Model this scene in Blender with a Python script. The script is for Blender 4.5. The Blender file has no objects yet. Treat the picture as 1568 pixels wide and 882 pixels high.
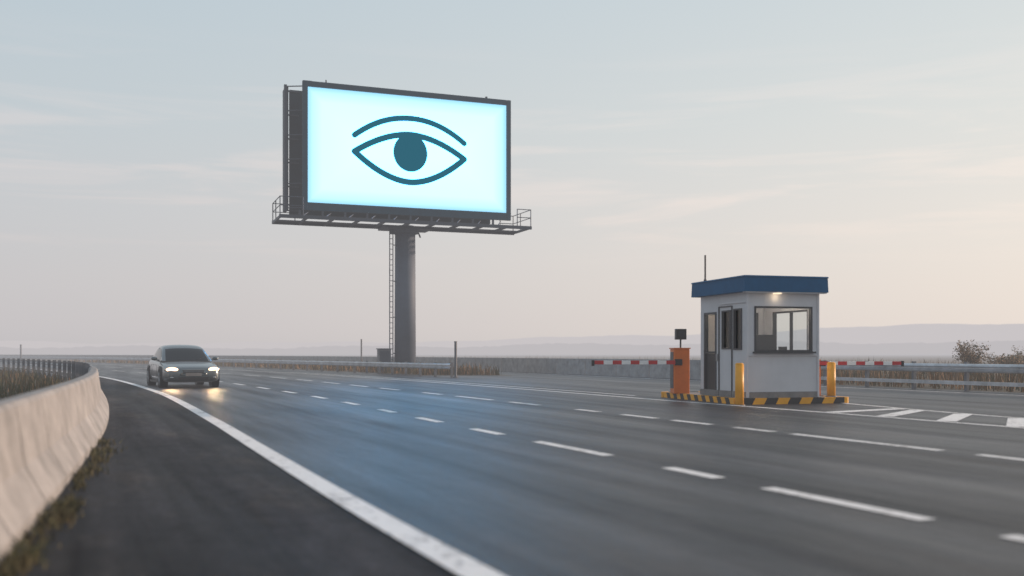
import bpy, bmesh, math, random
from mathutils import Vector, Matrix
random.seed(7)
sc = bpy.context.scene
R = math.radians
CAMH = 1.2

# ------------------------------------------------------------------ materials
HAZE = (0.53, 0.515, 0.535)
def _nodes(name):
    m = bpy.data.materials.new(name); m.use_nodes = True
    nt = m.node_tree; nt.nodes.clear()
    return m, nt
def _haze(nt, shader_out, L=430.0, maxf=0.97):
    """painted aerial perspective: emissive haze colour mixed in by distance from world origin"""
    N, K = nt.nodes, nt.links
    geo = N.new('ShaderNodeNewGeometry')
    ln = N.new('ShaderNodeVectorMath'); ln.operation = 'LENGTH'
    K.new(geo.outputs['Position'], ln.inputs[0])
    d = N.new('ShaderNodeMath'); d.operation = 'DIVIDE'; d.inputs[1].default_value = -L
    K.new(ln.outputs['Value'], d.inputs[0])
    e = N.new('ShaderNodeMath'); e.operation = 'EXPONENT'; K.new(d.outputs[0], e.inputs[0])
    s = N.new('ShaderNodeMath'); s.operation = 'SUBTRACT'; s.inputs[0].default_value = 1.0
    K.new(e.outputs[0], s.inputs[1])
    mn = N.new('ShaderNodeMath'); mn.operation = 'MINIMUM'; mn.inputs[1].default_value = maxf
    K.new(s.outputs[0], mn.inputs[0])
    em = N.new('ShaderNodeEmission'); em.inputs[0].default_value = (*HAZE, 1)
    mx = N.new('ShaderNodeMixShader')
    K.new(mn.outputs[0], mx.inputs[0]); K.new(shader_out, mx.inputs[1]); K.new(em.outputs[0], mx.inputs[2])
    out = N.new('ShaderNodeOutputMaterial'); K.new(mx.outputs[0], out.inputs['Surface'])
def mat(name, col, rough=0.6, metal=0.0, var=0.25, scale=3.0, bump=0.0, bscale=40.0, L=430.0, coat=0.0, col2=None, spec=0.5):
    m, nt = _nodes(name); N, K = nt.nodes, nt.links
    tc = N.new('ShaderNodeTexCoord')
    nz = N.new('ShaderNodeTexNoise'); nz.inputs['Scale'].default_value = scale; nz.inputs['Detail'].default_value = 8
    nz.inputs['Roughness'].default_value = 0.65
    K.new(tc.outputs['Object'], nz.inputs['Vector'])
    rp = N.new('ShaderNodeValToRGB')
    c2 = col2 if col2 else tuple(c * (1 - var) for c in col)
    c1 = col if col2 else tuple(min(1, c * (1 + var)) for c in col)
    rp.color_ramp.elements[0].position = 0.3; rp.color_ramp.elements[0].color = (*c2, 1)
    rp.color_ramp.elements[1].position = 0.7; rp.color_ramp.elements[1].color = (*c1, 1)
    K.new(nz.outputs['Fac'], rp.inputs[0])
    b = N.new('ShaderNodeBsdfPrincipled')
    K.new(rp.outputs[0], b.inputs['Base Color'])
    b.inputs['Roughness'].default_value = rough; b.inputs['Metallic'].default_value = metal
    b.inputs['Coat Weight'].default_value = coat
    b.inputs['Specular IOR Level'].default_value = spec
    if bump > 0:
        n2 = N.new('ShaderNodeTexNoise'); n2.inputs['Scale'].default_value = bscale; n2.inputs['Detail'].default_value = 4
        K.new(tc.outputs['Object'], n2.inputs['Vector'])
        bp = N.new('ShaderNodeBump'); bp.inputs['Strength'].default_value = bump; bp.inputs['Distance'].default_value = 0.02
        K.new(n2.outputs['Fac'], bp.inputs['Height']); K.new(bp.outputs[0], b.inputs['Normal'])
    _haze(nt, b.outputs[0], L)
    return m
def emis(name, col, strength):
    m, nt = _nodes(name); N, K = nt.nodes, nt.links
    e = N.new('ShaderNodeEmission'); e.inputs[0].default_value = (*col, 1); e.inputs[1].default_value = strength
    o = N.new('ShaderNodeOutputMaterial'); K.new(e.outputs[0], o.inputs[0])
    return m
def glass(name, tint, refl=0.07):
    m, nt = _nodes(name); N, K = nt.nodes, nt.links
    t = N.new('ShaderNodeBsdfTransparent'); t.inputs[0].default_value = (*tint, 1)
    g = N.new('ShaderNodeBsdfGlossy'); g.inputs['Roughness'].default_value = 0.03
    mx = N.new('ShaderNodeMixShader'); mx.inputs[0].default_value = refl; K.new(t.outputs[0], mx.inputs[1]); K.new(g.outputs[0], mx.inputs[2])
    o = N.new('ShaderNodeOutputMaterial'); K.new(mx.outputs[0], o.inputs[0])
    return m

def asphalt_mat(name, base, base2, spec, r0, r1, contrast=1.0):
    m, nt = _nodes(name); N, K = nt.nodes, nt.links
    tc = N.new('ShaderNodeTexCoord')
    mp0 = N.new('ShaderNodeMapping'); mp0.inputs['Rotation'].default_value = (0, 0, R(-23))
    K.new(tc.outputs['Object'], mp0.inputs[0])
    def noise(scale, stretch=1.0, det=6, rough=0.6):
        mp = N.new('ShaderNodeMapping'); mp.inputs['Scale'].default_value = (1, stretch, 1)
        K.new(mp0.outputs[0], mp.inputs[0])
        n = N.new('ShaderNodeTexNoise'); n.inputs['Scale'].default_value = scale; n.inputs['Detail'].default_value = det
        n.inputs['Roughness'].default_value = rough
        K.new(mp.outputs[0], n.inputs['Vector']); return n.outputs['Fac']
    def rng(sock, a, b, c, d):
        r = N.new('ShaderNodeMapRange'); r.inputs[1].default_value = a; r.inputs[2].default_value = b
        r.inputs[3].default_value = c; r.inputs[4].default_value = d; K.new(sock, r.inputs[0]); return r.outputs[0]
    def mul(a, b):
        x = N.new('ShaderNodeMath'); x.operation = 'MULTIPLY'; K.new(a, x.inputs[0]); K.new(b, x.inputs[1]); return x.outputs[0]
    streak = rng(noise(1.1, 0.04), 0.35, 0.65, 1 - .5 * contrast, 1 + .5 * contrast)
    patch = rng(noise(0.35, 0.5), 0.35, 0.65, 1 - .3 * contrast, 1 + .3 * contrast)
    grain = rng(noise(60, 1, 3), 0.3, 0.7, 0.45, 1.55)
    mid = rng(noise(5, 0.6, 8, 0.7), 0.3, 0.7, 0.6, 1.4)
    v = mul(mul(streak, patch), mul(grain, mid))
    cm = N.new('ShaderNodeMix'); cm.data_type = 'VECTOR'; K.new(rng(noise(.8, .35, 8, .7), .5, .66, 0, 1), cm.inputs[0])
    cm.inputs[4].default_value = base; cm.inputs[5].default_value = base2
    col = N.new('ShaderNodeVectorMath'); col.operation = 'SCALE'; K.new(cm.outputs[1], col.inputs[0])
    K.new(v, col.inputs['Scale'])
    b = N.new('ShaderNodeBsdfPrincipled'); K.new(col.outputs[0], b.inputs['Base Color'])
    K.new(rng(noise(0.9, 0.06), 0.3, 0.7, r0, r1), b.inputs['Roughness'])
    K.new(rng(noise(1.7, 0.05), 0.35, 0.65, spec * .4, spec * 1.55), b.inputs['Specular IOR Level'])
    bp = N.new('ShaderNodeBump'); bp.inputs['Strength'].default_value = 0.6; bp.inputs['Distance'].default_value = 0.012
    K.new(noise(75, 1, 3), bp.inputs['Height'])
    bp2 = N.new('ShaderNodeBump'); bp2.inputs['Strength'].default_value = 0.4; bp2.inputs['Distance'].default_value = 0.06
    K.new(noise(3, 0.3, 5), bp2.inputs['Height']); K.new(bp2.outputs[0], bp.inputs['Normal'])
    K.new(bp.outputs[0], b.inputs['Normal'])
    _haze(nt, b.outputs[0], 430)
    return m
def paint_mat():
    m, nt = _nodes('road_paint'); N, K = nt.nodes, nt.links
    tc = N.new('ShaderNodeTexCoord')
    n = N.new('ShaderNodeTexNoise'); n.inputs['Scale'].default_value = 9; n.inputs['Detail'].default_value = 10; n.inputs['Roughness'].default_value = 0.75
    K.new(tc.outputs['Object'], n.inputs['Vector'])
    n2 = N.new('ShaderNodeTexNoise'); n2.inputs['Scale'].default_value = .9; n2.inputs['Detail'].default_value = 3
    K.new(tc.outputs['Object'], n2.inputs['Vector'])
    ad = N.new('ShaderNodeMath'); ad.operation = 'MULTIPLY_ADD'; K.new(n2.outputs['Fac'], ad.inputs[0]); ad.inputs[1].default_value = .35; K.new(n.outputs['Fac'], ad.inputs[2])
    rp = N.new('ShaderNodeValToRGB'); e = rp.color_ramp.elements
    e[0].position = 0.50; e[0].color = (0.16, 0.14, 0.13, 1); e[1].position = 0.65; e[1].color = (0.78, 0.76, 0.75, 1)
    K.new(ad.outputs[0], rp.inputs[0])
    b = N.new('ShaderNodeBsdfPrincipled'); K.new(rp.outputs[0], b.inputs['Base Color']); b.inputs['Roughness'].default_value = 0.55
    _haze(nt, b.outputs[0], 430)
    return m

M = {}
M['asphalt'] = asphalt_mat('asphalt', (0.028, 0.029, 0.034), (0.034, 0.030, 0.031), .26, .34, .52)
M['shoulder'] = asphalt_mat('shoulder_asphalt', (0.026, 0.025, 0.028), (0.056, 0.048, 0.043), .13, .6, .8, 1.4)
M['paint'] = paint_mat()
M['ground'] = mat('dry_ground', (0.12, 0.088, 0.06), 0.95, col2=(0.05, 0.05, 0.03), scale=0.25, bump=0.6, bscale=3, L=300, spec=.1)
M['concrete'] = mat('concrete', (0.35, 0.335, 0.33), 0.85, col2=(0.17, 0.165, 0.162), scale=2.4, bump=0.5, bscale=22)
M['steel'] = mat('galvanised_steel', (0.45, 0.46, 0.48), 0.42, 0.7, var=0.3, scale=2.0)
M['steel_dark'] = mat('weathered_steel', (0.13, 0.135, 0.15), 0.55, 0.3, var=0.3, scale=2.0)
M['bb_steel'] = mat('painted_steel', (0.055, 0.068, 0.090), 0.55, 0.2, var=0.25, scale=1.2)
M['bb_frame'] = mat('billboard_frame', (0.015, 0.055, 0.085), 0.55, 0.0, var=0.2, spec=.3)  # bluish glow of the screen put into the base colour
M['bb_back'] = mat('billboard_back', (0.010, 0.032, 0.048), 0.6, 0.0, var=0.3, spec=.3)
M['pole'] = mat('pole_paint', (0.10, 0.12, 0.155), 0.65, 0.0, var=0.15, scale=0.7, spec=.3)
M['white_wall'] = mat('booth_wall', (0.54, 0.545, 0.575), 0.5, var=0.07, scale=1.5)
M['inner'] = mat('booth_interior', (0.55, 0.50, 0.45), 0.8, var=0.08)
M['blue'] = mat('booth_roof_blue', (0.003, 0.085, 0.20), 0.6, var=0.12, spec=.12)
M['black'] = mat('black_plastic', (0.012, 0.012, 0.014), 0.45, var=0.2)
M['frame'] = mat('window_frame', (0.03, 0.033, 0.04), 0.4, 0.3, var=0.2)
M['yellow'] = mat('yellow_paint', (0.80, 0.35, 0.006), 0.5, var=0.12, scale=4)
M['orange'] = mat('orange_paint', (0.68, 0.145, 0.006), 0.45, var=0.12, scale=4)
M['red'] = mat('red_reflective', (0.50, 0.015, 0.02), 0.4, var=0.1)
M['white'] = mat('white_paint', (0.82, 0.81, 0.80), 0.45, var=0.05)
M['kerb'] = mat('kerb_top', (0.20, 0.19, 0.185), 0.85, var=0.2, scale=5, bump=0.3)
M['car'] = mat('car_paint', (0.12, 0.14, 0.148), 0.30, 0.6, var=0.04, coat=0.7)
M['car_glass'] = mat('car_glass', (0.004, 0.006, 0.008), 0.08, 0.0, var=0.05, spec=0.25)
M['rubber'] = mat('rubber', (0.012, 0.012, 0.012), 0.85, var=0.2)
M['rim'] = mat('alloy', (0.30, 0.30, 0.31), 0.35, 0.9, var=0.1)
M['chrome'] = mat('chrome', (0.5, 0.5, 0.5), 0.2, 1.0, var=0.05)
M['grass'] = mat('dry_grass', (0.13, 0.095, 0.045), 0.9, col2=(0.04, 0.045, 0.02), scale=1.3)
M['grass_o'] = mat('autumn_grass', (0.28, 0.15, 0.065), 0.9, col2=(0.10, 0.065, 0.03), scale=0.9)
M['grass_g'] = mat('verge_grass_blade', (0.06, 0.07, 0.028), 0.9, col2=(0.09, 0.07, 0.035), scale=2.5)
M['bark'] = mat('bark', (0.07, 0.05, 0.035), 0.9)
M['glass'] = glass('window_glass', (0.88, 0.91, 0.91))
M['glass_dark'] = glass('tinted_glass', (0.20, 0.22, 0.24))
M['lamp'] = emis('lamp_lens', (1.0, 0.80, 0.56), 1.3)
M['headlight'] = emis('headlight_lens', (1.0, 0.60, 0.36), 3.6)

# ------------------------------------------------------------------ helpers
def link(ob, parent=None):
    sc.collection.objects.link(ob)
    if parent is not None: ob.parent = parent
    return ob
def empty(name, loc=(0, 0, 0), yaw=0.0):
    e = bpy.data.objects.new(name, None); e.location = loc; e.rotation_euler = (0, 0, R(yaw)); e.empty_display_size = 0.3
    return link(e)
def mesh_ob(name, verts, faces, mats, parent=None, fm=None, smooth=False):
    me = bpy.data.meshes.new(name); me.from_pydata([tuple(v) for v in verts], [], faces)
    for m in (mats if isinstance(mats, (list, tuple)) else [mats]): me.materials.append(m)
    if fm: me.polygons.foreach_set('material_index', fm)
    if smooth: me.polygons.foreach_set('use_smooth', [True] * len(me.polygons))
    me.update()
    return link(bpy.data.objects.new(name, me), parent)
class MB:
    """accumulate primitives into one mesh"""
    def __init__(s): s.v = []; s.f = []; s.m = []; s.mats = []
    def mi(s, m):
        if m not in s.mats: s.mats.append(m)
        return s.mats.index(m)
    def add(s, vs, fs, m):
        o = len(s.v); s.v += [tuple(v) for v in vs]; s.f += [tuple(i + o for i in f) for f in fs]; s.m += [s.mi(m)] * len(fs)
    def box(s, c, d, m, yaw=0.0, mtx=None):
        vs = []
        for sx in (-.5, .5):
            for sy in (-.5, .5):
                for sz in (-.5, .5):
                    v = Vector((sx * d[0], sy * d[1], sz * d[2]))
                    if mtx is not None: v = mtx @ v
                    elif yaw: v = Matrix.Rotation(yaw, 3, 'Z') @ v
                    vs.append(v + Vector(c))
        s.add(vs, [(0, 1, 3, 2), (4, 6, 7, 5), (0, 4, 5, 1), (2, 3, 7, 6), (0, 2, 6, 4), (1, 5, 7, 3)], m)
    def tube(s, a, b, r, m, n=8, r2=None):
        a, b = Vector(a), Vector(b); d = (b - a).normalized(); r2 = r if r2 is None else r2
        u = d.orthogonal().normalized(); w = d.cross(u); vs = []
        for p, rr in ((a, r), (b, r2)):
            for i in range(n):
                t = 2 * math.pi * i / n; vs.append(p + u * rr * math.cos(t) + w * rr * math.sin(t))
        fs = [(i, (i + 1) % n, n + (i + 1) % n, n + i) for i in range(n)] + [tuple(range(n))[::-1], tuple(range(n, 2 * n))]
        s.add(vs, fs, m)
    def obj(s, name, parent=None, bevel=0.0, smooth=False):
        ob = mesh_ob(name, s.v, s.f, s.mats, parent, s.m, smooth)
        if bevel > 0:
            b = ob.modifiers.new('bevel', 'BEVEL'); b.width = bevel; b.segments = 2; b.limit_method = 'ANGLE'
        return ob
def box(name, c, d, m, parent=None, yaw=0.0, bevel=0.0):
    b = MB(); b.box(c, d, m, yaw); return b.obj(name, parent, bevel)

def interp(pts):
    """smooth X(d) through (d, X) survey points"""
    ds = [p[0] for p in pts]; xs = [p[1] for p in pts]; n = len(pts)
    sl = [(xs[i + 1] - xs[i]) / (ds[i + 1] - ds[i]) for i in range(n - 1)]
    tg = [sl[0]] + [(sl[i - 1] + sl[i]) / 2 for i in range(1, n - 1)] + [sl[-1]]
    def f(d):
        if d <= ds[0]: return xs[0] + sl[0] * (d - ds[0])
        if d >= ds[-1]: return xs[-1] + sl[-1] * (d - ds[-1])
        for i in range(n - 1):
            if d <= ds[i + 1]: break
        h = ds[i + 1] - ds[i]; t = (d - ds[i]) / h
        return (2*t**3 - 3*t**2 + 1) * xs[i] + (t**3 - 2*t**2 + t) * h * tg[i] + (-2*t**3 + 3*t**2) * xs[i+1] + (t**3 - t**2) * h * tg[i+1]
    return f
XBAR = interp([(-10, 2.1), (5.56, -2.84), (9.2, -4.07), (15.4, -6.27), (21.8, -8.82), (31, -12.9), (41.5, -18.5), (61, -31), (90, -53), (150, -106), (250, -212), (400, -390)])
XL = interp([(-10, 6.3), (5.36, -.19), (7.35, -1.05), (12.3, -3.1), (17.6, -5.28), (31, -11.1), (53.8, -22.8), (90, -46.5), (150, -97), (250, -200), (400, -375)])
XA = interp([(-10, 10.1), (7.06, 2.95), (8.75, 2.24), (11.5, 1.12), (13.35, .33), (18.3, -1.72), (23.15, -3.65), (31, -7.1), (53.8, -18.6), (90, -42), (150, -92), (250, -195)])
XB = interp([(-10, 15), (10.95, 5.72), (12.1, 5.22), (14.6, 4.12), (19.25, 2.13), (24.4, -.14), (30, -2.68), (54, -14.4), (90, -37.5), (150, -87), (250, -190)])
XC = interp([(-10, 19.8), (15.8, 8.1), (22.3, 5.15), (25.8, 3.5), (31.5, 1.0), (54, -10), (90, -32.5), (150, -81), (250, -183)])
XN = interp([(49, -3.0), (60, -9), (91, -28), (150, -73), (300, -225)])
XR = interp([(-10, 32), (12, 22.7), (29.5, 15.2), (54, 4.7), (80, -7.5), (120, -30), (200, -90), (350, -245)])

def samples(d0, d1, step=None):
    out = [d0]; d = d0
    while True:
        d += step if step else max(0.5, abs(d) * 0.05)
        if d >= d1: break
        out.append(d)
    out.append(d1); return out
def ribbon_into(b, F, d0, d1, w, z, m, off=0.0):
    ds = samples(d0, d1); vs = []; fs = []
    for d in ds:
        t = Vector((F(d + .1) - F(d - .1), .2)).normalized(); nrm = Vector((t.y, -t.x))
        p = Vector((F(d), d)) + nrm * off
        for s in (-.5, .5):
            q = p + nrm * w * s; vs.append((q.x, q.y, z))
    for i in range(len(ds) - 1): fs.append((2*i, 2*i+1, 2*i+3, 2*i+2))
    b.add(vs, fs, m)
def surface(name, FL, FR, d0, d1, z, m, step=None):
    ds = samples(d0, d1, step); vs = []; fs = []
    for d in ds: vs += [(FL(d), d, z), (FR(d), d, z)]
    for i in range(len(ds) - 1): fs.append((2*i, 2*i+1, 2*i+3, 2*i+2))
    return mesh_ob(name, vs, fs, m)

# ------------------------------------------------------------------ ground, road
gv = []; gf = []; n = 60; S = 7000
for j in range(n + 1):
    for i in range(n + 1):
        u = (i / n * 2 - 1); v = (j / n * 2 - 1)
        gv.append((S * u * abs(u), S * v * abs(v), 0))
for j in range(n):
    for i in range(n):
        a = j * (n + 1) + i; gf.append((a, a + 1, a + n + 2, a + n + 1))
mesh_ob('ground', gv, gf, M['ground'])
surface('road', lambda d: XL(d) - 0.02, lambda d: XR(d) + 0.25, -10, 400, 0.015, M['asphalt'])
surface('road_shoulder', lambda d: XBAR(d) - 0.25, lambda d: XL(d) + 0.02, -10, 400, 0.011, M['shoulder'])
surface('median_ground', lambda d: XN(d) + 0.6, lambda d: XR(d) - 5.0, 53, 300, 0.022, M['ground'])

mk = MB()
ribbon_into(mk, XL, -8, 380, .22, .020, M['paint'])
A = [(2.2, 3.6), (5.0, 6.45), (7.06, 8.75), (9.43, 10.3), (11.5, 13.35), (14.5, 15.6), (17.1, 18.3), (19.9, 21.0), (22.9, 24.2), (26, 27.5)]
d = 29.5
while d < 230: A.append((d, d * 1.055)); d *= 1.12
for a0, a1 in A: ribbon_into(mk, XA, a0, a1, .165, .020, M['paint'])
Bd = [(7, 8.2), (9.3, 11.6), (12.1, 14.6), (15.0, 15.9), (16.5, 17.6), (18.1, 19.25), (20.1, 21), (22.7, 24.2), (25.2, 27.5), (28.6, 30)]
d = 32
while d < 230: Bd.append((d, d * 1.06)); d *= 1.1
for a0, a1 in Bd: ribbon_into(mk, XB, a0, a1, .16, .020, M['paint'])
ribbon_into(mk, XC, -8, 200, .16, .020, M['paint'])
ribbon_into(mk, XC, 27.5, 62, .13, .020, M['paint'], off=.75)
XE = interp([(5, 14.6), (12, 11.75), (17.9, 9.35), (22.9, 8.0), (24.6, 7.7)])
ribbon_into(mk, XE, -8, 23.9, .15, .020, M['paint'])
XF = lambda d: XR(d) - 1.6
ribbon_into(mk, XF, -8, 120, .14, .020, M['paint'])
for i in range(-1, 9):   # hatched bars between the two lines
    y0 = 18.6 - i * 1.3; x0 = XC(y0) + .12
    y1 = y0 + 2.05; x1 = XE(y1) - .12
    if y0 > 19: y1 = y0 + 1.3; x1 = XE(y1) - .12
    dv = Vector((x1 - x0, y1 - y0)).normalized(); nn = Vector((dv.y, -dv.x)) * .17
    mk.add([(x0 - nn.x, y0 - nn.y, .0225), (x0 + nn.x, y0 + nn.y, .0225), (x1 + nn.x, y1 + nn.y, .0225), (x1 - nn.x, y1 - nn.y, .0225)], [(0, 1, 2, 3)], M['paint'])
mk.obj('road_markings')

# ------------------------------------------------------------------ barriers / guard rails
def frame_at(F, d):
    t = Vector((F(d + .1) - F(d - .1), .2, 0)).normalized(); return Vector((F(d), d, 0)), t, Vector((t.y, -t.x, 0))
def sweep_into(b, F, d0, d1, prof, m, off=0.0, closed=True, step=None):
    ds = samples(d0, d1, step); vs = []; fs = []; k = len(prof)
    for d in ds:
        p, t, nr = frame_at(F, d)
        for (u, z) in prof:
            q = p + nr * (u + off); vs.append((q.x, q.y, z))
    for i in range(len(ds) - 1):
        for j in range(k if closed else k - 1):
            a = i * k + j; c = i * k + (j + 1) % k; fs.append((a, c, c + k, a + k))
    if closed: fs += [tuple(range(k))[::-1], tuple(range((len(ds) - 1) * k, len(ds) * k))]
    b.add(vs, fs, m)
NJ = [(-.30, 0), (.30, 0), (.30, .10), (.16, .36), (.10, .80), (.07, .84), (-.07, .84), (-.10, .80), (-.16, .36), (-.30, .10)]
cb = MB(); d = -6.0
while d < 30:
    seg = 1.5
    sweep_into(cb, XBAR, d, d + seg - .045, NJ, M['concrete'], off=-.32, step=.7); d += seg
ob = cb.obj('concrete_barrier', bevel=.015)
WB = [(0.0, .46), (.07, .49), (.08, .54), (.02, .585), (.02, .615), (.08, .66), (.07, .71), (0.0, .74)]
WBp = [(u, z) for u, z in WB] + [(u - .008, z) for u, z in reversed(WB)]
def guard_rail(name, F, d0, d1, zoff=0.0, side=1, lower=False, spacing=2.0, off=0.0, mt='steel'):
    root = empty(name)
    b = MB(); prof = [(side * u, z + zoff) for u, z in WBp]
    sweep_into(b, F, d0, d1, prof, M[mt], off=off)
    b.obj('w_beam', root)
    if lower:
        b = MB(); sweep_into(b, F, d0, d1, [(-.03, .20), (.03, .20), (.03, .32), (-.03, .32)], M[mt], off=off); b.obj('lower_rail', root)
    b = MB(); d = d0 + .1
    while d < min(d1, 140):
        p, t, nr = frame_at(F, d); p = p + nr * (off - side * .10)
        b.box((p.x, p.y, (.80 + zoff) / 2), (.12, .09, .80 + zoff), M['steel_dark'], yaw=math.atan2(nr.y, nr.x))
        d += spacing * abs(t.y) * (1 if d < 60 else 1.5)
    b.obj('posts', root)
    return root
guard_rail('guard_rail', XBAR, 26, 300, zoff=.12, side=1, lower=True, off=-.35)
guard_rail('guard_rail', XN, 49, 250, zoff=-.05, side=-1, lower=False)
guard_rail('guard_rail', XR, -5, 42, zoff=.13, side=-1, lower=True, spacing=2.2)
cw = MB(); d = 40
while d < 240:
    L_ = max(3, d * .06); sweep_into(cw, XR, d, d + L_ - .05, [(-.2, 0), (.2, 0), (.16, .90), (-.16, .90)], M['concrete'], off=.0); d += L_
cw.obj('concrete_wall')

# ------------------------------------------------------------------ billboard
bb = empty('billboard', (-6.13, 60.0, 0), 21)
W, Z0, Z1 = 12.9, 9.5, 17.0
b = MB()
b.box((0, .20, (Z0 + Z1) / 2), (W - .1, .36, Z1 - Z0 - .1), M['bb_frame'])
b.box((-W/2 + .15, -.03, (Z0 + Z1) / 2), (.30, .2, Z1 - Z0), M['bb_frame'])
b.box((W/2 - .13, -.03, (Z0 + Z1) / 2), (.26, .2, Z1 - Z0), M['bb_frame'])
b.box((0, -.03, Z1 - .16), (W - .57, .19, .32), M['bb_frame'])
b.box((0, -.03, Z0 + .23), (W - .57, .19, .46), M['bb_frame'])
b.obj('frame', bb, .015)
m, nt = _nodes('led_screen'); N, K = nt.nodes, nt.links
tc = N.new('ShaderNodeTexCoord'); sp = N.new('ShaderNodeSeparateXYZ'); K.new(tc.outputs['Object'], sp.inputs[0])
def mth(op, a, bv=None):
    x = N.new('ShaderNodeMath'); x.operation = op
    if hasattr(a, 'links'): K.new(a, x.inputs[0])
    else: x.inputs[0].default_value = a
    if bv is not None:
        if hasattr(bv, 'links'): K.new(bv, x.inputs[1])
        else: x.inputs[1].default_value = bv
    return x.outputs[0]
ax = mth('SUBTRACT', 6.15, mth('ABSOLUTE', sp.outputs['X']))
az = mth('SUBTRACT', 3.36, mth('ABSOLUTE', sp.outputs['Z']))
ed = mth('MINIMUM', ax, az)
mr = N.new('ShaderNodeMapRange'); mr.inputs[1].default_value = 0; mr.inputs[2].default_value = 3.0
K.new(ed, mr.inputs[0])
rp = N.new('ShaderNodeValToRGB'); ce = rp.color_ramp.elements
ce[0].position = 0; ce[0].color = (.046, .098, .124, 1)
ce[1].position = 1; ce[1].color = (.102, .58, 1.0, 1)
q = ce.new(.10); q.color = (.074, .125, .22, 1)
q = ce.new(.28); q.color = (.094, .30, .62, 1)
K.new(mr.outputs[0], rp.inputs[0])
em = N.new('ShaderNodeEmission'); em.inputs[1].default_value = 8.4; K.new(rp.outputs[0], em.inputs[0])
o = N.new('ShaderNodeOutputMaterial'); K.new(em.outputs[0], o.inputs[0]); M['screen'] = m
zc = (Z0 + .46 + Z1 - .32) / 2; hz = (Z1 - .32 - Z0 - .46) / 2
so = mesh_ob('screen', [(-6.15, 0, -hz), (6.17, 0, -hz), (6.17, 0, hz), (-6.15, 0, hz)], [(0, 1, 2, 3)], m, bb); so.location = (0, -.02, zc)
M['eye'] = emis('screen_eye_symbol', (0.035, 0.135, 0.19), 1.0)
eb = MB(); EZ = 13.17
def stroke(f, x0, x1, th, y=-.05, n=64):
    pts = [Vector((x0 + (x1 - x0) * i / n, f(x0 + (x1 - x0) * i / n))) for i in range(n + 1)]
    vs = []; fs = []
    for i, p in enumerate(pts):
        a = pts[max(0, i - 1)]; c = pts[min(n, i + 1)]; t = (c - a).normalized(); nr = Vector((-t.y, t.x)) * th / 2
        vs += [(p.x - nr.x, y, EZ + p.y - nr.y), (p.x + nr.x, y, EZ + p.y + nr.y)]
    for i in range(n): fs.append((2*i, 2*i+2, 2*i+3, 2*i+1))
    eb.add(vs, fs, M['eye'])
    for p, yy in ((pts[0], y - .002), (pts[-1], y - .002)):
        eb.add([(p.x + th/2 * math.cos(2*math.pi*k/20), yy, EZ + p.y + th/2 * math.sin(2*math.pi*k/20)) for k in range(20)], [tuple(range(20))], M['eye'])
a_ = 3.40
def lid(up, lo, p):
    return lambda x: lo + up * (1 - abs(min(1, max(-1, x / a_))) ** p)
stroke(lid(1.24, -.05, 1.85), -a_, a_, .37)
stroke(lid(-1.62, -.05, 1.85), -a_, a_, .37, y=-.056)
stroke(lambda x: .92 + 1.25 * (1 - (abs(x) / 3.4) ** 2.1), -3.4, 3.4, .34, y=-.05)
eb.add([(1.06 * math.cos(2*math.pi*k/48), -.044, EZ + .10 + 1.14 * math.sin(2*math.pi*k/48)) for k in range(48)], [tuple(range(48))], M['eye'])
eb.obj('eye_symbol', bb)
# structure behind + back face of the double-sided sign
b = MB()
b.box((-.55, 2.0, (Z0 + Z1) / 2 - .05), (W - .2, .22, Z1 - Z0 - .1), M['bb_back'])
b.box((-W/2 - .75, 1.45, (Z0 + Z1) / 2 - .05), (.16, 1.2, Z1 - Z0 - .25), M['bb_back'])
b.box((-W/2 - .84, .85, (Z0 + Z1) / 2 - .05), (.16, .16, Z1 - Z0 - .1), M['bb_steel'])
for i in range(6):
    z = Z0 + .2 + i * (Z1 - Z0 - .4) / 5
    b.tube((-W/2 - .84, .85, z), (-W/2 + .1, .40, z), .035, M['bb_steel'])
    b.box((-W/2 - .35, 1.85, z), (.9, .08, .08), M['bb_steel'])
for x in (-5.5, -3, 0, 3, 5.5):
    b.box((x, 1.1, Z0 + .3), (.14, 1.55, .14), M['bb_steel']); b.box((x, 1.1, Z1 - .5), (.14, 1.55, .14), M['bb_steel'])
    b.box((x, .55, (Z0 + Z1) / 2), (.15, .3, Z1 - Z0 - .3), M['bb_steel'])
b.tube((-5.0, .4, Z1), (-5.0, .4, Z1 + .28), .04, M['bb_steel'])
b.box((5.0, .4, Z1 + .1), (.12, .1, .24), M['bb_steel'])
b.box((-6.1, .4, Z1 + .05), (.5, .3, .12), M['bb_steel'])
b.obj('support_frame', bb)
# catwalk
b = MB(); cx0, cx1 = -W/2 - 1.45, W/2 + 1.05; cz = 8.98; cyb = 2.1
b.box(((cx0 + cx1)/2, -.95, cz), (cx1 - cx0, .10, .20), M['bb_steel'])
b.box(((cx0 + cx1)/2, cyb, cz), (cx1 - cx0, .10, .20), M['bb_steel'])
b.box(((cx0 + cx1)/2, -.45, cz + .06), (cx1 - cx0 - .1, .85, .05), M['bb_steel'])
b.box(((cx0 + cx1)/2, cyb - .4, cz + .06), (cx1 - cx0 - .1, .7, .05), M['bb_steel'])
x = cx0 + .06
while x < cx1:
    b.box((x, (cyb - .95) / 2, cz - .02), (.10, cyb + .83, .14), M['bb_steel']); x += 1.52
x = cx0 + 1.3
while x < cx1 - 1:
    b.box((x, -.05, cz + .3), (.11, .11, .42), M['bb_steel']); b.tube((x, -.9, cz + .05), (x + .5, -.05, cz + .42), .03, M['bb_steel']); x += 1.32
b.obj('catwalk', bb)
b = MB()
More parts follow.
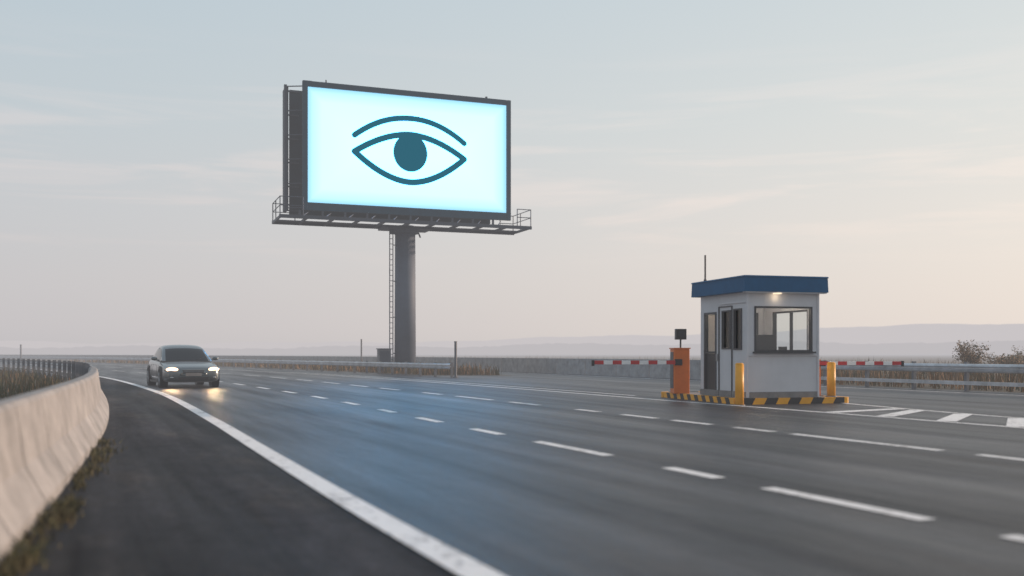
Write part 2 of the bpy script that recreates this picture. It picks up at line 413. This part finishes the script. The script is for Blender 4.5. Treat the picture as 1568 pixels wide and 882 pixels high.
for xa, xb in ((cx0 + .05, -W/2 - .1), (W/2 + .1, cx1 - .05)):
    for z in (.62, 1.12):
        b.tube((xa, -.95, cz + z), (xb, -.95, cz + z), .025, M['bb_steel']); b.tube((xa, cyb, cz + z), (xb, cyb, cz + z), .025, M['bb_steel'])
        e = xa if xa < 0 else xb
        b.tube((e, -.95, cz + z), (e, cyb, cz + z), .025, M['bb_steel'])
    for xx in (xa, xb, ):
        for yy in (-.95, cyb): b.tube((xx, yy, cz), (xx, yy, cz + 1.14), .03, M['bb_steel'])
    e = xa if xa < 0 else xb
    b.tube((e, .8, cz), (e, .8, cz + 1.14), .03, M['bb_steel'])
b.obj('railings', bb)
# column + ladder
b = MB(); b.tube((0, 1.2, 0), (0, 1.2, 9.0), .66, M['pole'], 40, .62)
po = b.obj('column', bb, smooth=False)
for p in po.data.polygons: p.use_smooth = len(p.vertices) == 4
b = MB(); b.tube((0, 1.2, 0), (0, 1.2, .12), 1.0, M['pole'], 24)
b.tube((0, 1.2, 8.55), (0, 1.2, 8.75), .85, M['pole'], 24)
b.box((0, 1.1, 8.82), (3.0, 1.9, .12), M['bb_steel'])
b.box((-.75, 1.0, 8.6), (.5, .14, .3), M['bb_steel']); b.tube((.85, .8, 8.3), (.7, 1.0, 8.8), .05, M['bb_steel'])
b.obj('column_plates', bb)
b = MB()
for x in (-1.02, -.82): b.tube((x, 1.0, .3), (x, 1.0, 9.0), .03, M['bb_steel'], 6)
z = .5
while z < 9: b.tube((-1.02, 1.0, z), (-.82, 1.0, z), .02, M['bb_steel'], 5); z += .32
for z in (1.2, 3.4, 5.6, 7.8): b.tube((-.82, 1.0, z), (-.5, 1.1, z), .03, M['bb_steel'], 5)
b.obj('ladder', bb)
cab = empty('electrical_cabinet', (-7.75, 60.3, 0), 21)
box('cabinet', (0, 0, .72), (.75, .5, 1.44), M['steel_dark'], cab, bevel=.02)
box('door', (0, -.26, .74), (.62, .02, 1.2), M['bb_steel'], cab, bevel=.005)
box('cap', (0, 0, 1.47), (.85, .6, .06), M['steel_dark'], cab)
def post(name, x, y, h, r, m='steel_dark'):
    e = empty(name, (x, y, 0)); b = MB(); b.tube((0, 0, 0), (0, 0, h), r, M[m], 10); b.tube((0, 0, h), (0, 0, h + .04), r * 1.15, M[m], 10)
    b.tube((0, 0, 0), (0, 0, .05), r * 2, M[m], 10); b.obj('shaft', e); return e
post('marker_post', -2.75, 48.6, 1.75, .065)
post('marker_post', -12.1, 80, 2.3, .06)
post('marker_post', -74, 150, 2.5, .12)

# ------------------------------------------------------------------ toll booth island
isl = empty('booth_island', (5.2, 22.9, 0), 16)
IW, IL = 2.95, 4.25
box('slab', (IW/2, IL/2, .07), (IW - .30, IL - .30, .15), M['kerb'], isl)
b = MB()
def kerb_run(p0, p1, nseg, ph=0):
    p0, p1 = Vector(p0), Vector(p1); dv = (p1 - p0) / nseg
    for i in range(nseg):
        c = p0 + dv * (i + .5)
        horizontal = abs(dv.x) > abs(dv.y)
        sz = (abs(dv.x) - .004 if horizontal else .15, .15 if horizontal else abs(dv.y) - .004, .16)
        vs = []
        for sx in (-.5, .5):
            for sy in (-.5, .5):
                for szz in (-.5, .5):
                    sh = .045 * szz * 2
                    vs.append((c.x + sx * sz[0] + (sh if horizontal else 0), c.y + sy * sz[1] + (0 if horizontal else sh), .08 + szz * sz[2]))
        b.add(vs, [(0, 1, 3, 2), (4, 6, 7, 5), (0, 4, 5, 1), (2, 3, 7, 6), (0, 2, 6, 4), (1, 5, 7, 3)], M['yellow'] if (i + ph) % 2 else M['black'])
kerb_run((.10, .075), (IW - .10, .075), 9)
kerb_run((.10, IL - .075), (IW - .10, IL - .075), 9)
kerb_run((.075, .20), (.075, IL - .20), 19, 1)
kerb_run((IW - .075, .20), (IW - .075, IL - .20), 19, 1)
for cx, cy in ((.085, .085), (IW - .085, .085), (.085, IL - .085), (IW - .085, IL - .085)):
    b.tube((cx, cy, 0), (cx, cy, .162), .10, M['yellow'], 14)
b.obj('striped_kerb', isl)

# ------------------------------------------------------------------ booth
bt = empty('toll_booth', (5.47, 23.1, 0), 16)
BW, BL, ZB, ZT = 1.85, 2.38, .15, 2.66
T = .08
def wall(b, axis, fixed, length, openings, m):
    def put(a0, a1, z0, z1):
        if a1 - a0 < .003 or z1 - z0 < .003: return
        c = (a0 + a1) / 2; l = a1 - a0
        if axis == 0: b.box((c, fixed, (z0 + z1)/2), (l, T, z1 - z0), m)
        else: b.box((fixed, c, (z0 + z1)/2), (T, l, z1 - z0), m)
    pos = length[0]
    for (a0, a1, z0, z1) in sorted(openings):
        put(pos, a0, ZB, ZT); put(a0, a1, ZB, z0); put(a0, a1, z1, ZT); pos = a1
    put(pos, length[1], ZB, ZT)
b = MB()
FW = (.17, 1.70, 1.24, 2.30)
LW = [(.26, .66, 1.28, 2.26), (.80, 1.24, 1.30, 2.24), (1.53, 2.17, .19, 2.22)]
RW = [(.30, 1.9, 1.24, 2.25)]
BKW = [(.9, 1.6, 1.3, 2.25)]
wall(b, 0, T/2, (0, BW), [FW], M['white_wall'])
wall(b, 0, BL - T/2, (0, BW), BKW, M['white_wall'])
wall(b, 1, T/2, (T, BL - T), LW, M['white_wall'])
wall(b, 1, BW - T/2, (T, BL - T), RW, M['white_wall'])
b.obj('walls', bt)
b = MB()   # trims
b.box((BW/2, -.012, .23), (BW + .03, .022, .14), M['kerb']); b.box((-.012, BL/2, .23), (.022, BL, .14), M['kerb'])
b.box((-.006, -.006, 1.41), (.055, .055, 2.48), M['white_wall']); b.box((BW + .003, -.006, 1.41), (.05, .05, 2.48), M['white_wall'])
b.box((BW/2, -.016, 1.155), (BW - .06, .03, .035), M['white_wall'])
b.box((-.014, .70, 2.40), (.026, 1.30, .035), M['white_wall'])
b.obj('corner_trim', bt, .004)
def wframe(b, axis, fixed, o, w=.045, dep=.10, mull=(), m=None, trans=()):
    m = m or M['frame']; a0, a1, z0, z1 = o
    def put(ca, cz, la, lz, dd=dep):
        if axis == 0: b.box((ca, fixed, cz), (la, dd, lz), m)
        else: b.box((fixed, ca, cz), (dd, la, lz), m)
    put(a0 + w/2, (z0+z1)/2, w, z1 - z0); put(a1 - w/2, (z0+z1)/2, w, z1 - z0)
    put((a0+a1)/2, z0 + w/2, a1 - a0 - 2*w, w); put((a0+a1)/2, z1 - w/2, a1 - a0 - 2*w, w)
    for q in mull: put(q, (z0+z1)/2, w*.7, z1 - z0 - 2*w, dep*.8)
    for q in trans: put((a0+a1)/2, q, a1 - a0 - 2*w, w, dep*.8)
b = MB()
wframe(b, 0, T/2 - .012, FW, .04)
b.box(((FW[0]+FW[1])/2, -.05, FW[2] - .02), (FW[1]-FW[0] + .08, .12, .04), M['frame'])
for o in LW[:2]: wframe(b, 1, T/2 - .012, o, .035)
wframe(b, 1, T/2 - .012, LW[2], .05, trans=(1.22,))
wframe(b, 1, BW - T/2 + .012, RW[0], .04, mull=(1.1,))
wframe(b, 0, BL - T/2 + .012, BKW[0], .04)
b.obj('window_frames', bt)
b = MB()
for y in (.735, 1.385): b.box((-.012, y, 1.25), (.024, .035, 2.18), M['frame'])
b.box((-.012, 1.06, 2.33), (.024, .62, .03), M['frame'])
b.box((T/2, 1.85, .70), (.03, .54, .98), M['black'])
b.box((-.03, 1.45, 1.1), (.04, .03, .18), M['steel'])
b.obj('door', bt)
def pane(b, axis, fixed, a0, a1, z0, z1, m):
    if axis == 0: b.add([(a0, fixed, z0), (a1, fixed, z0), (a1, fixed, z1), (a0, fixed, z1)], [(0, 1, 2, 3)], m)
    else: b.add([(fixed, a0, z0), (fixed, a1, z0), (fixed, a1, z1), (fixed, a0, z1)], [(0, 1, 2, 3)], m)
b = MB()
pane(b, 0, T/2, FW[0] + .03, FW[1] - .03, FW[2] + .03, FW[3] - .03, M['glass'])
pane(b, 1, BW - T/2, .33, 1.87, 1.27, 2.22, M['glass'])
pane(b, 0, BL - T/2, .93, 1.57, 1.33, 2.22, M['glass'])
pane(b, 1, T/2, 1.57, 2.13, 1.24, 2.18, M['glass'])
b.obj('glazing', bt)
b = MB()
for o in LW[:2]: pane(b, 1, T/2, o[0] + .03, o[1] - .03, o[2] + .03, o[3] - .03, M['glass_dark'])
b.obj('side_glazing', bt)
b = MB()
b.box((BW/2, BL/2, .17), (BW - .17, BL - .17, .04), M['kerb'])
b.box((BW/2, BL/2, 2.64), (BW - .17, BL - .17, .03), M['inner'])
b.box((.46, BL - .095, 1.4), (.72, .02, 2.4), M['inner'])
b.box((.93, .36, 1.16), (1.5, .5, .04), M['frame'])
b.box((.80, 1.85, 1.4), (.04, .7, 2.3), M['inner'])
b.box((1.35, BL - .30, .85), (.35, .30, 1.2), M['frame'])
b.obj('interior', bt)
b = MB()
b.box((.66, .34, 1.45), (.56, .04, .38), M['black']); b.box((.66, .38, 1.24), (.06, .04, .10), M['black']); b.box((.66, .36, 1.19), (.22, .16, .02), M['black'])
b.box((1.12, .34, 1.27), (.16, .14, .18), M['black'])
b.obj('monitor', bt, .006)
b = MB(); ov = .18; rz0, rz1 = 2.63, 3.0
def frus(b, x0, y0, x1, y1, z0, z1, ins, m):
    b.add([(x0, y0, z0), (x1, y0, z0), (x1, y1, z0), (x0, y1, z0), (x0+ins, y0+ins, z1), (x1-ins, y0+ins, z1), (x1-ins, y1-ins, z1), (x0+ins, y1-ins, z1)],
          [(0, 3, 2, 1), (4, 5, 6, 7), (0, 1, 5, 4), (1, 2, 6, 5), (2, 3, 7, 6), (3, 0, 4, 7)], m)
frus(b, -ov, -ov, BW + ov, BL + ov, rz0, rz1 - .03, .012, M['blue'])
frus(b, -ov - .01, -ov - .01, BW + ov + .01, BL + ov + .01, rz1 - .028, rz1 + .005, .02, M['blue'])
b.obj('roof', bt, .006)
b = MB(); b.box((BW/2, -ov/2, rz0 - .012), (BW + ov * 1.6, ov * .8, .02), M['white_wall']); b.obj('soffit', bt)
b = MB(); b.tube((.72, -.09, 2.585), (.72, -.09, 2.607), .10, M['lamp'], 20); b.obj('soffit_lamp', bt)
b = MB(); b.tube((.10, BL - .05, 3.0), (.10, BL - .05, 3.70), .024, M['frame']); b.tube((.10, BL - .05, 3.0), (.10, BL - .05, 3.08), .04, M['frame']); b.obj('antenna', bt)
def lamp(name, typ, loc, energy, col, parent, size=.1, rot=None):
    l = bpy.data.lights.new(name, typ); l.energy = energy; l.color = col
    if typ == 'POINT': l.shadow_soft_size = size
    if typ == 'SPOT': l.shadow_soft_size = size; l.spot_size = R(70); l.spot_blend = .8
    o = bpy.data.objects.new(name, l); o.location = loc
    if rot: o.rotation_euler = rot
    return link(o, parent)
lamp('soffit_light', 'POINT', (.72, -.12, 2.50), .8, (1, .75, .48), bt, .06)
lamp('ceiling_light', 'POINT', (.9, .9, 2.45), 20, (1, .86, .70), bt, .12)

# bollards
def bollard(x, y, z=0.0, h=1.0):
    e = empty('yellow_bollard', (x, y, z)); b = MB(); r = .10
    b.tube((0, 0, 0), (0, 0, h - .03), r, M['yellow'], 24); b.tube((0, 0, h - .03), (0, 0, h), r, M['yellow'], 24, r * .7)
    b.tube((0, 0, 0), (0, 0, .03), r * 1.3, M['steel_dark'], 20)
    o = b.obj('post', e)
    for p in o.data.polygons: p.use_smooth = len(p.vertices) == 4
bollard(5.19, 22.72, 0, .98); bollard(7.68, 23.95, .15, .84)

# gate barriers
def stripes(b, x0, x1, y, z, n, h=.085):
    dx = (x1 - x0) / n
    for i in range(n):
        b.box((x0 + dx * (i + .5), y, z), (abs(dx), .06, h), M['red'] if i % 2 == 0 else M['white'])
g = empty('boom_gate', (4.40, 26.1, 0), 6)
box('cabinet', (0, 0, .735), (.42, .40, 1.17), M['orange'], g, bevel=.02)
box('cabinet_top', (0, 0, 1.33), (.46, .44, .03), M['orange'], g, bevel=.008)
box('side_panel', (-.213, .0, .76), (.012, .30, .95), M['frame'], g, bevel=.004)
box('pivot', (-.10, -.225, .97), (.20, .05, .16), M['black'], g, bevel=.01)
b = MB(); stripes(b, -2.32, -.20, -.26, .965, 9, .10); b.box((-2.36, -.26, .95), (.07, .07, .15), M['black']); b.obj('boom_arm', g, .004)
b = MB(); b.tube((.02, 0, 1.34), (.02, 0, 1.60), .025, M['frame']); b.box((.02, 0, 1.70), (.28, .16, .28), M['black']); b.tube((.02, -.085, 1.70), (.02, -.10, 1.70), .09, M['frame'], 18)
b.obj('signal_head', g, .01)
g = empty('boom_gate', (7.62, 24.6, 0), 3)
box('cabinet', (-.14, .15, .60), (.30, .34, .90), M['orange'], g, bevel=.02)
box('pivot', (.05, .0, .95), (.16, .08, .14), M['black'], g, bevel=.01)
b = MB(); stripes(b, -.05, 2.0, -.07, .955, 9, .09); b.box((2.04, -.07, .945), (.06, .06, .14), M['black']); b.obj('boom_arm', g, .004)

# ------------------------------------------------------------------ car
car = empty('sedan_car', (-12.0, 36.2, 0), 27)
car.scale = (1.05, 1.05, 1.05)
st = [(-2.372, .40, .44, .50), (-2.365, .62, .36, .55), (-2.34, .76, .26, .62), (-2.22, .86, .20, .69), (-1.85, .91, .18, .765), (-1.4, .925, .18, .83), (-.95, .93, .18, .885), (-.3, .93, .18, .90),
      (.6, .93, .18, .92), (1.3, .925, .18, .94), (1.8, .90, .20, .95), (2.15, .84, .24, .93), (2.28, .76, .32, .86), (2.32, .60, .42, .74)]
vs = []; fs = []
for (y, w, zb, zt) in st:
    h = zt - zb
    half = [(0, zb), (w*.86, zb), (w*.97, zb + h*.14), (w, zb + h*.40), (w*.985, zb + h*.70), (w*.95, zt - h*.07), (w*.84, zt - .005), (w*.45, zt + .015), (0, zt + .022)]
    ring = half + [(-x, z) for x, z in half[-2:0:-1]]
    vs += [(x, y, z) for x, z in ring]
k = 16
for i in range(len(st) - 1):
    for j in range(k):
        a = i * k + j; c = i * k + (j + 1) % k; fs.append((a, c, c + k, a + k))
fs += [tuple(range(k)), tuple(range((len(st) - 1) * k, len(st) * k))[::-1]]
o = mesh_ob('body', vs, fs, M['car'], car, smooth=True)
sb = o.modifiers.new('s', 'SUBSURF'); sb.levels = sb.render_levels = 2
gs = [(-1.12, .80, .87, .78, .885), (-.78, .82, .87, .74, 1.07), (-.30, .83, .88, .67, 1.33), (-.02, .835, .88, .645, 1.415), (.45, .835, .88, .635, 1.445), (1.0, .83, .88, .63, 1.41), (1.45, .80, .90, .65, 1.24), (2.0, .75, .92, .71, .96)]
def gpt(wb, zb, wt, zt, q):
    hh = zt - zb
    P = [(wb, zb), (wb + (wt - wb) * .5 + .012, zb + hh * .5), (wt + .03, zt - hh * .14), (wt - .03, zt - hh * .03), (wt * .45, zt + .02)]
    return P[q]
vs = []; fs = []; fm = []
for (y, wb, zb, wt, zt) in gs:
    for q in range(5): x, z = gpt(wb, zb, wt, zt, q); vs.append((-x, y, z))
    for q in (4, 3, 2, 1, 0): x, z = gpt(wb, zb, wt, zt, q); vs.append((x, y, z))
for i in range(len(gs) - 1):
    for j in range(9):
        a = i * 10 + j; fs.append((a, a + 10, a + 11, a + 1))
        side = j in (0, 1, 7, 8); rail = j in (2, 6)
        if rail: g_ = 0
        elif side: g_ = 1 if i not in (0, 6) else 0
        else: g_ = 1 if i in (0, 1, 5, 6) else 0
        fm.append(g_)
o = mesh_ob('cabin', vs, fs, [M['car'], M['car_glass']], car, fm, True)
sb = o.modifiers.new('s', 'SUBSURF'); sb.levels = sb.render_levels = 1
b = MB()
for s in (-1, 1):
    b.tube((s * .815, .52, .88), (s * .655, .52, 1.33), .025, M['car'], 8)
    b.tube((s * .825, -1.0, .89), (s * .81, 1.7, .93), .012, M['chrome'], 6)
b.tube((-.3, -1.10, .915), (.1, -.86, 1.02), .008, M['black'], 5); b.tube((.3, -1.10, .915), (.62, -.86, 1.02), .008, M['black'], 5)
b.obj('pillars', car, smooth=True)
def ellip(b, c, r, m, nu=20, nv=12, yaw=0.0):
    vs = []; fs = []; cy, sy = math.cos(yaw), math.sin(yaw)
    for i in range(nv + 1):
        ph = math.pi * i / nv
        for j in range(nu):
            th = 2 * math.pi * j / nu; x = r[0] * math.sin(ph) * math.cos(th); y = r[1] * math.sin(ph) * math.sin(th)
            vs.append((c[0] + x * cy - y * sy, c[1] + x * sy + y * cy, c[2] + r[2] * math.cos(ph)))
    for i in range(nv):
        for j in range(nu):
            a = i * nu + j; d_ = i * nu + (j + 1) % nu; fs.append((a, d_, d_ + nu, a + nu))
    b.add(vs, fs, m)
b = MB()
for s in (-1, 1): ellip(b, (s * 1.0, -.70, .97), (.10, .06, .065), M['car']); b.tube((s * .84, -.70, .90), (s * .97, -.70, .945), .025, M['car'], 6)
b.obj('mirrors', car, smooth=True)
b = MB(); bl = MB()
for s in (-1, 1):
    ellip(b, (s * .655, -2.285, .615), (.19, .06, .075), M['headlight'], yaw=s * .32)
    ellip(bl, (s * .67, -2.225, .615), (.235, .08, .09), M['chrome'], yaw=s * .38)
    ellip(bl, (s * .66, -2.31, .36), (.08, .05, .035), M['chrome'], yaw=s * .2)
b.obj('headlight_lenses', car, smooth=True); bl.obj('headlight_housings', car, smooth=True)
b = MB()
b.box((0, -2.345, .555), (.66, .06, .085), M['black'])
for z in (.535, .555, .575): b.box((0, -2.378, z), (.64, .006, .007), M['chrome'])
b.box((0, -2.345, .604), (.70, .07, .013), M['chrome'])
b.box((0, -2.335, .325), (.94, .07, .085), M['black'])
b.obj('grille', car, .006)
box('licence_plate', (0, -2.385, .455), (.50, .012, .105), M['kerb'], car, bevel=.004)
b = MB()
for s in (-1, 1):
    for y in (-1.42, 1.40):
        b.tube((s * .70, y, .355), (s * .936, y, .355), .37, M['black'], 32)
        b.tube((s * .72, y, .325), (s * .945, y, .325), .325, M['rubber'], 32)
        b.tube((s * .90, y, .325), (s * .948, y, .325), .22, M['steel_dark'], 24)
        for q in range(5):
            t = q * 2 * math.pi / 5; b.tube((s * .942, y, .325), (s * .942, y + .19 * math.cos(t), .325 + .19 * math.sin(t)), .018, M['rim'], 6)
    b.box((s * .88, -.02, .20), (.10, 2.0, .07), M['black'])
b.obj('wheels', car)
b = MB()
for s in (-1, 1):
    for y in (-.72, .50, 1.18): b.box((s * .932, y, .56), (.006, .010, .42), M['black'])
    for y in (0, 1.1): b.box((s * .935, y + .1, .76), (.02, .16, .022), M['car'])
b.obj('door_seams', car)
for s in (-1, 1):
    lamp('headlamp_beam', 'SPOT', (s * .66, -2.42, .62), 80, (1, .66, .36), car, .06, (R(80), 0, R(180)))

# ------------------------------------------------------------------ vegetation
def blades(name, sampler, n, h0, h1, mats, w=.012, lean=.5):
    b = MB()
    for _ in range(n):
        x, y = sampler(); h = random.uniform(h0, h1) * (0.6 + .6 * random.random()); a = random.uniform(0, 2 * math.pi); l = random.uniform(0, lean) * h
        a2 = random.uniform(0, 2 * math.pi); dx, dy = math.cos(a) * w, math.sin(a) * w; lx, ly = math.cos(a2) * l, math.sin(a2) * l
        b.add([(x - dx, y - dy, 0), (x + dx, y + dy, 0), (x + dx * .7 + lx * .4, y + dy * .7 + ly * .4, h * .6), (x - dx * .7 + lx * .4, y - dy * .7 + ly * .4, h * .6), (x + lx, y + ly, h)],
              [(0, 1, 2, 3), (3, 2, 4)], random.choice(mats))
    return b.obj(name)
def s_left():
    d = 5 + 60 * random.random() ** 1.5; return XBAR(d) - .75 - random.random() ** 1.3 * (3 + d * .35), d
blades('verge_grass', s_left, 16000, .15, .60, [M['grass'], M['grass_g'], M['grass_g'], M['grass_o']], .014)
cl = [(random.uniform(3.2, 14), random.uniform(.0, .30), random.uniform(.05, .22)) for _ in range(30)]
def s_tuft():
    d, o_, r = random.choice(cl); dd = d + random.gauss(0, r); return XBAR(dd) + o_ * .5 - .02 + abs(random.gauss(0, r * .45)), dd
blades('weeds', s_tuft, 2600, .03, .12, [M['grass'], M['grass_g'], M['grass_g']], .007, 1.3)
def s_med():
    d = 54 + 90 * random.random() ** 1.4; a = XN(d) + .8; c = XR(d) - 5.2
    return (a + (c - a) * random.random() if c > a else a), d
blades('median_grass', s_med, 6000, .25, .7, [M['grass'], M['grass_o']], .03)
def s_right():
    d = 12 + 90 * random.random() ** 1.3; return XR(d) + 1.0 + random.random() ** 1.5 * 22, d
blades('roadside_grass', s_right, 16000, .3, .95, [M['grass_o'], M['grass'], M['grass_o']], .022)
def bush(x, y, rx, h, n=1300):
    e = empty('bush', (x, y, 0)); b = MB(); lf = MB()
    for _ in range(26):
        a = random.uniform(0, 2*math.pi); r = rx * random.random() ** .6; tip = Vector((math.cos(a) * r, math.sin(a) * r, h * random.uniform(.5, 1.0)))
        mid_ = Vector((tip.x * .35, tip.y * .35, tip.z * .55)); b.tube((0, 0, 0), mid_, .022, M['bark'], 5, .014); b.tube(mid_, tip, .014, M['bark'], 5, .004)
        for _ in range(n // 26):
            t = random.random() ** .6; p = mid_.lerp(tip, t) + Vector((random.gauss(0, .13), random.gauss(0, .13), random.gauss(0, .10)))
            s = random.uniform(.03, .07); u = Vector([random.gauss(0, 1) for _ in range(3)]).normalized(); v = u.orthogonal().normalized()
            lf.add([p - u * s, p + v * s * .6, p + u * s, p - v * s * .6], [(0, 1, 2, 3)], random.choice([M['grass'], M['grass_o'], M['grass_o']]))
    b.obj('branches', e); lf.obj('leaves', e)
bush(21.7, 47, .75, 1.75, 2000); bush(23.0, 46, .6, 1.1, 1300); bush(26.0, 52, 1.3, 1.2, 1800); bush(28.5, 54, 1.2, 1.6, 1800)

# distant land
def ridge(name, rad, prof, col, az0, az1, n, seed):
    random.seed(seed); vs = []; fs = []
    for i in range(n + 1):
        az = az0 + (az1 - az0) * i / n; h = prof(az)
        s, c = math.sin(R(az)), math.cos(R(az))
        vs += [(rad * s, rad * c, -2), ((rad + 60) * s, (rad + 60) * c, h * .75), ((rad + 160) * s, (rad + 160) * c, h)]
    for i in range(n):
        for j in (0, 1):
            a = i * 3 + j; fs.append((a, a + 3, a + 4, a + 1))
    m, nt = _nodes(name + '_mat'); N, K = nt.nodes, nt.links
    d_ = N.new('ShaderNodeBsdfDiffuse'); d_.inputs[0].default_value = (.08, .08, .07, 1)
    e = N.new('ShaderNodeEmission'); e.inputs[0].default_value = (*col, 1)  # distance haze painted in as a glow over the land's own colour
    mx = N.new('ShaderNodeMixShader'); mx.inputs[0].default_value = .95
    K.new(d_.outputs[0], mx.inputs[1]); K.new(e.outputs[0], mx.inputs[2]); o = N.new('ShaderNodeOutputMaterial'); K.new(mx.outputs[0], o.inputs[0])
    return mesh_ob(name, vs, fs, m, smooth=True)
def pr1(az):
    base = 34 + 9 * math.sin(R(az * 3 + 40)) + 6 * math.sin(R(az * 7.3)) + 3 * math.sin(R(az * 21)) + 1.6 * math.sin(R(az * 67)) + random.uniform(-.9, .9)
    if az > 8: base += min(1, (az - 8) / 18) * 32
    return base
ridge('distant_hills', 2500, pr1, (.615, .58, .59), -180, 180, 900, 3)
def pr2(az):
    t = 13 + 3.5 * math.sin(R(az * 5)) + 2 * math.sin(R(az * 31)) + random.uniform(-1, 1)
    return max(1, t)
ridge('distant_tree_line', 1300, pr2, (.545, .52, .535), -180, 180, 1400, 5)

# ------------------------------------------------------------------ sky & sun
SUN_AZ = 69.0   # degrees clockwise from +Y (view direction)
SUN_EL = 13.0
w = bpy.data.worlds.new('World'); sc.world = w; w.use_nodes = True
nt = w.node_tree; N, K = nt.nodes, nt.links; N.clear()
sky = N.new('ShaderNodeTexSky'); sky.sky_type = 'NISHITA'; sky.sun_disc = False
sky.sun_elevation = R(SUN_EL); sky.sun_rotation = R(SUN_AZ); sky.dust_density = 3.0; sky.air_density = 1.2
tc = N.new('ShaderNodeTexCoord')
nrm = N.new('ShaderNodeVectorMath'); nrm.operation = 'NORMALIZE'; K.new(tc.outputs['Generated'], nrm.inputs[0])
sp = N.new('ShaderNodeSeparateXYZ'); K.new(nrm.outputs[0], sp.inputs[0])
rp = N.new('ShaderNodeValToRGB'); K.new(sp.outputs['Z'], rp.inputs[0])
el = rp.color_ramp.elements
el[0].position = 0.0; el[0].color = (.565, .545, .56, 1)
el[1].position = 1.0; el[1].color = (.34, .44, .56, 1)
for p, c in ((.025, (.595, .57, .585)), (.07, (.605, .59, .605)), (.14, (.595, .61, .635)), (.22, (.56, .62, .66)), (.36, (.51, .61, .68))):
    e_ = el.new(p); e_.color = (*c, 1)
def vm(op, a, b_=None, s=None):
    x = N.new('ShaderNodeVectorMath'); x.operation = op; K.new(a, x.inputs[0])
    if b_ is not None:
        if isinstance(b_, tuple): x.inputs[1].default_value = b_
        else: K.new(b_, x.inputs[1])
    if s is not None:
        if isinstance(s, float): x.inputs['Scale'].default_value = s
        else: K.new(s, x.inputs['Scale'])
    return x
sd = (math.sin(R(SUN_AZ)) * math.cos(R(SUN_EL)), math.cos(R(SUN_AZ)) * math.cos(R(SUN_EL)), math.sin(R(SUN_EL)))
dt = vm('DOT_PRODUCT', nrm.outputs[0], sd)
mr = N.new('ShaderNodeMapRange'); mr.inputs[1].default_value = -.25; mr.inputs[2].default_value = 1.0; mr.inputs[3].default_value = 0; mr.inputs[4].default_value = 1
K.new(dt.outputs['Value'], mr.inputs[0])
pw = N.new('ShaderNodeMath'); pw.operation = 'POWER'; pw.inputs[1].default_value = 1.6; K.new(mr.outputs[0], pw.inputs[0])
lowr = N.new('ShaderNodeMapRange'); lowr.inputs[1].default_value = .10; lowr.inputs[2].default_value = .36; lowr.inputs[3].default_value = 1; lowr.inputs[4].default_value = .55
K.new(sp.outputs['Z'], lowr.inputs[0])
pm = N.new('ShaderNodeMath'); pm.operation = 'MULTIPLY'; K.new(pw.outputs[0], pm.inputs[0]); K.new(lowr.outputs[0], pm.inputs[1])
warm = N.new('ShaderNodeRGB'); warm.outputs[0].default_value = (.36, .27, .16, 1)
wm = vm('SCALE', warm.outputs[0], s=pm.outputs[0])
addw = vm('ADD', rp.outputs[0], wm.outputs[0])
sky_s = vm('SCALE', sky.outputs[0], s=0.10)
mixs = N.new('ShaderNodeMix'); mixs.data_type = 'VECTOR'; mixs.inputs[0].default_value = .93
K.new(sky_s.outputs[0], mixs.inputs[4]); K.new(addw.outputs[0], mixs.inputs[5])
# wispy clouds
mp = N.new('ShaderNodeMapping'); mp.inputs['Scale'].default_value = (1.6, 1.6, 19); mp.inputs['Rotation'].default_value = (R(2), R(-3), 0)
K.new(nrm.outputs[0], mp.inputs[0])
nz = N.new('ShaderNodeTexNoise'); nz.inputs['Scale'].default_value = 1.9; nz.inputs['Detail'].default_value = 9; nz.inputs['Roughness'].default_value = .6; nz.inputs['Distortion'].default_value = .6
K.new(mp.outputs[0], nz.inputs['Vector'])
cr = N.new('ShaderNodeMapRange'); cr.interpolation_type = 'SMOOTHSTEP'; cr.inputs[1].default_value = .45; cr.inputs[2].default_value = .66; cr.inputs[3].default_value = 0; cr.inputs[4].default_value = 1.0
K.new(nz.outputs['Fac'], cr.inputs[0])
band = N.new('ShaderNodeValToRGB'); K.new(sp.outputs['Z'], band.inputs[0]); be = band.color_ramp.elements
be[0].position = .08; be[0].color = (0, 0, 0, 1); be[1].position = .30; be[1].color = (0, 0, 0, 1)
q = be.new(.15); q.color = (1, 1, 1, 1); q = be.new(.21); q.color = (.8, .8, .8, 1)
mm = N.new('ShaderNodeMath'); mm.operation = 'MULTIPLY'; K.new(cr.outputs[0], mm.inputs[0]); K.new(band.outputs[0], mm.inputs[1])
cadd = vm('ADD', mixs.outputs[1], (.095, .045, .025))
mixc = N.new('ShaderNodeMix'); mixc.data_type = 'VECTOR'; K.new(mm.outputs[0], mixc.inputs[0]); K.new(mixs.outputs[1], mixc.inputs[4])
K.new(cadd.outputs[0], mixc.inputs[5])
bg = N.new('ShaderNodeBackground'); bg.inputs[1].default_value = 1.0; K.new(mixc.outputs[1], bg.inputs[0])
wo = N.new('ShaderNodeOutputWorld'); K.new(bg.outputs[0], wo.inputs[0])

sl = bpy.data.lights.new('sun', 'SUN'); sl.energy = 4.4; sl.angle = R(2.0); sl.color = (1, .74, .56)
so = bpy.data.objects.new('sun', sl); link(so)
so.rotation_euler = Vector(sd).to_track_quat('Z', 'Y').to_euler()

# ------------------------------------------------------------------ camera
cam = bpy.data.cameras.new('camera'); co = bpy.data.objects.new('camera', cam); link(co)
co.location = (0, 0, CAMH); co.rotation_euler = (R(90), 0, 0)
cam.lens = 35; cam.sensor_width = 36; cam.shift_y = 0.0638; cam.clip_end = 12000; cam.clip_start = .05
cam.dof.use_dof = True; cam.dof.focus_distance = 34; cam.dof.aperture_fstop = 0.70
sc.camera = co
sc.view_settings.view_transform = 'Standard'; sc.view_settings.look = 'None'; sc.view_settings.exposure = 0
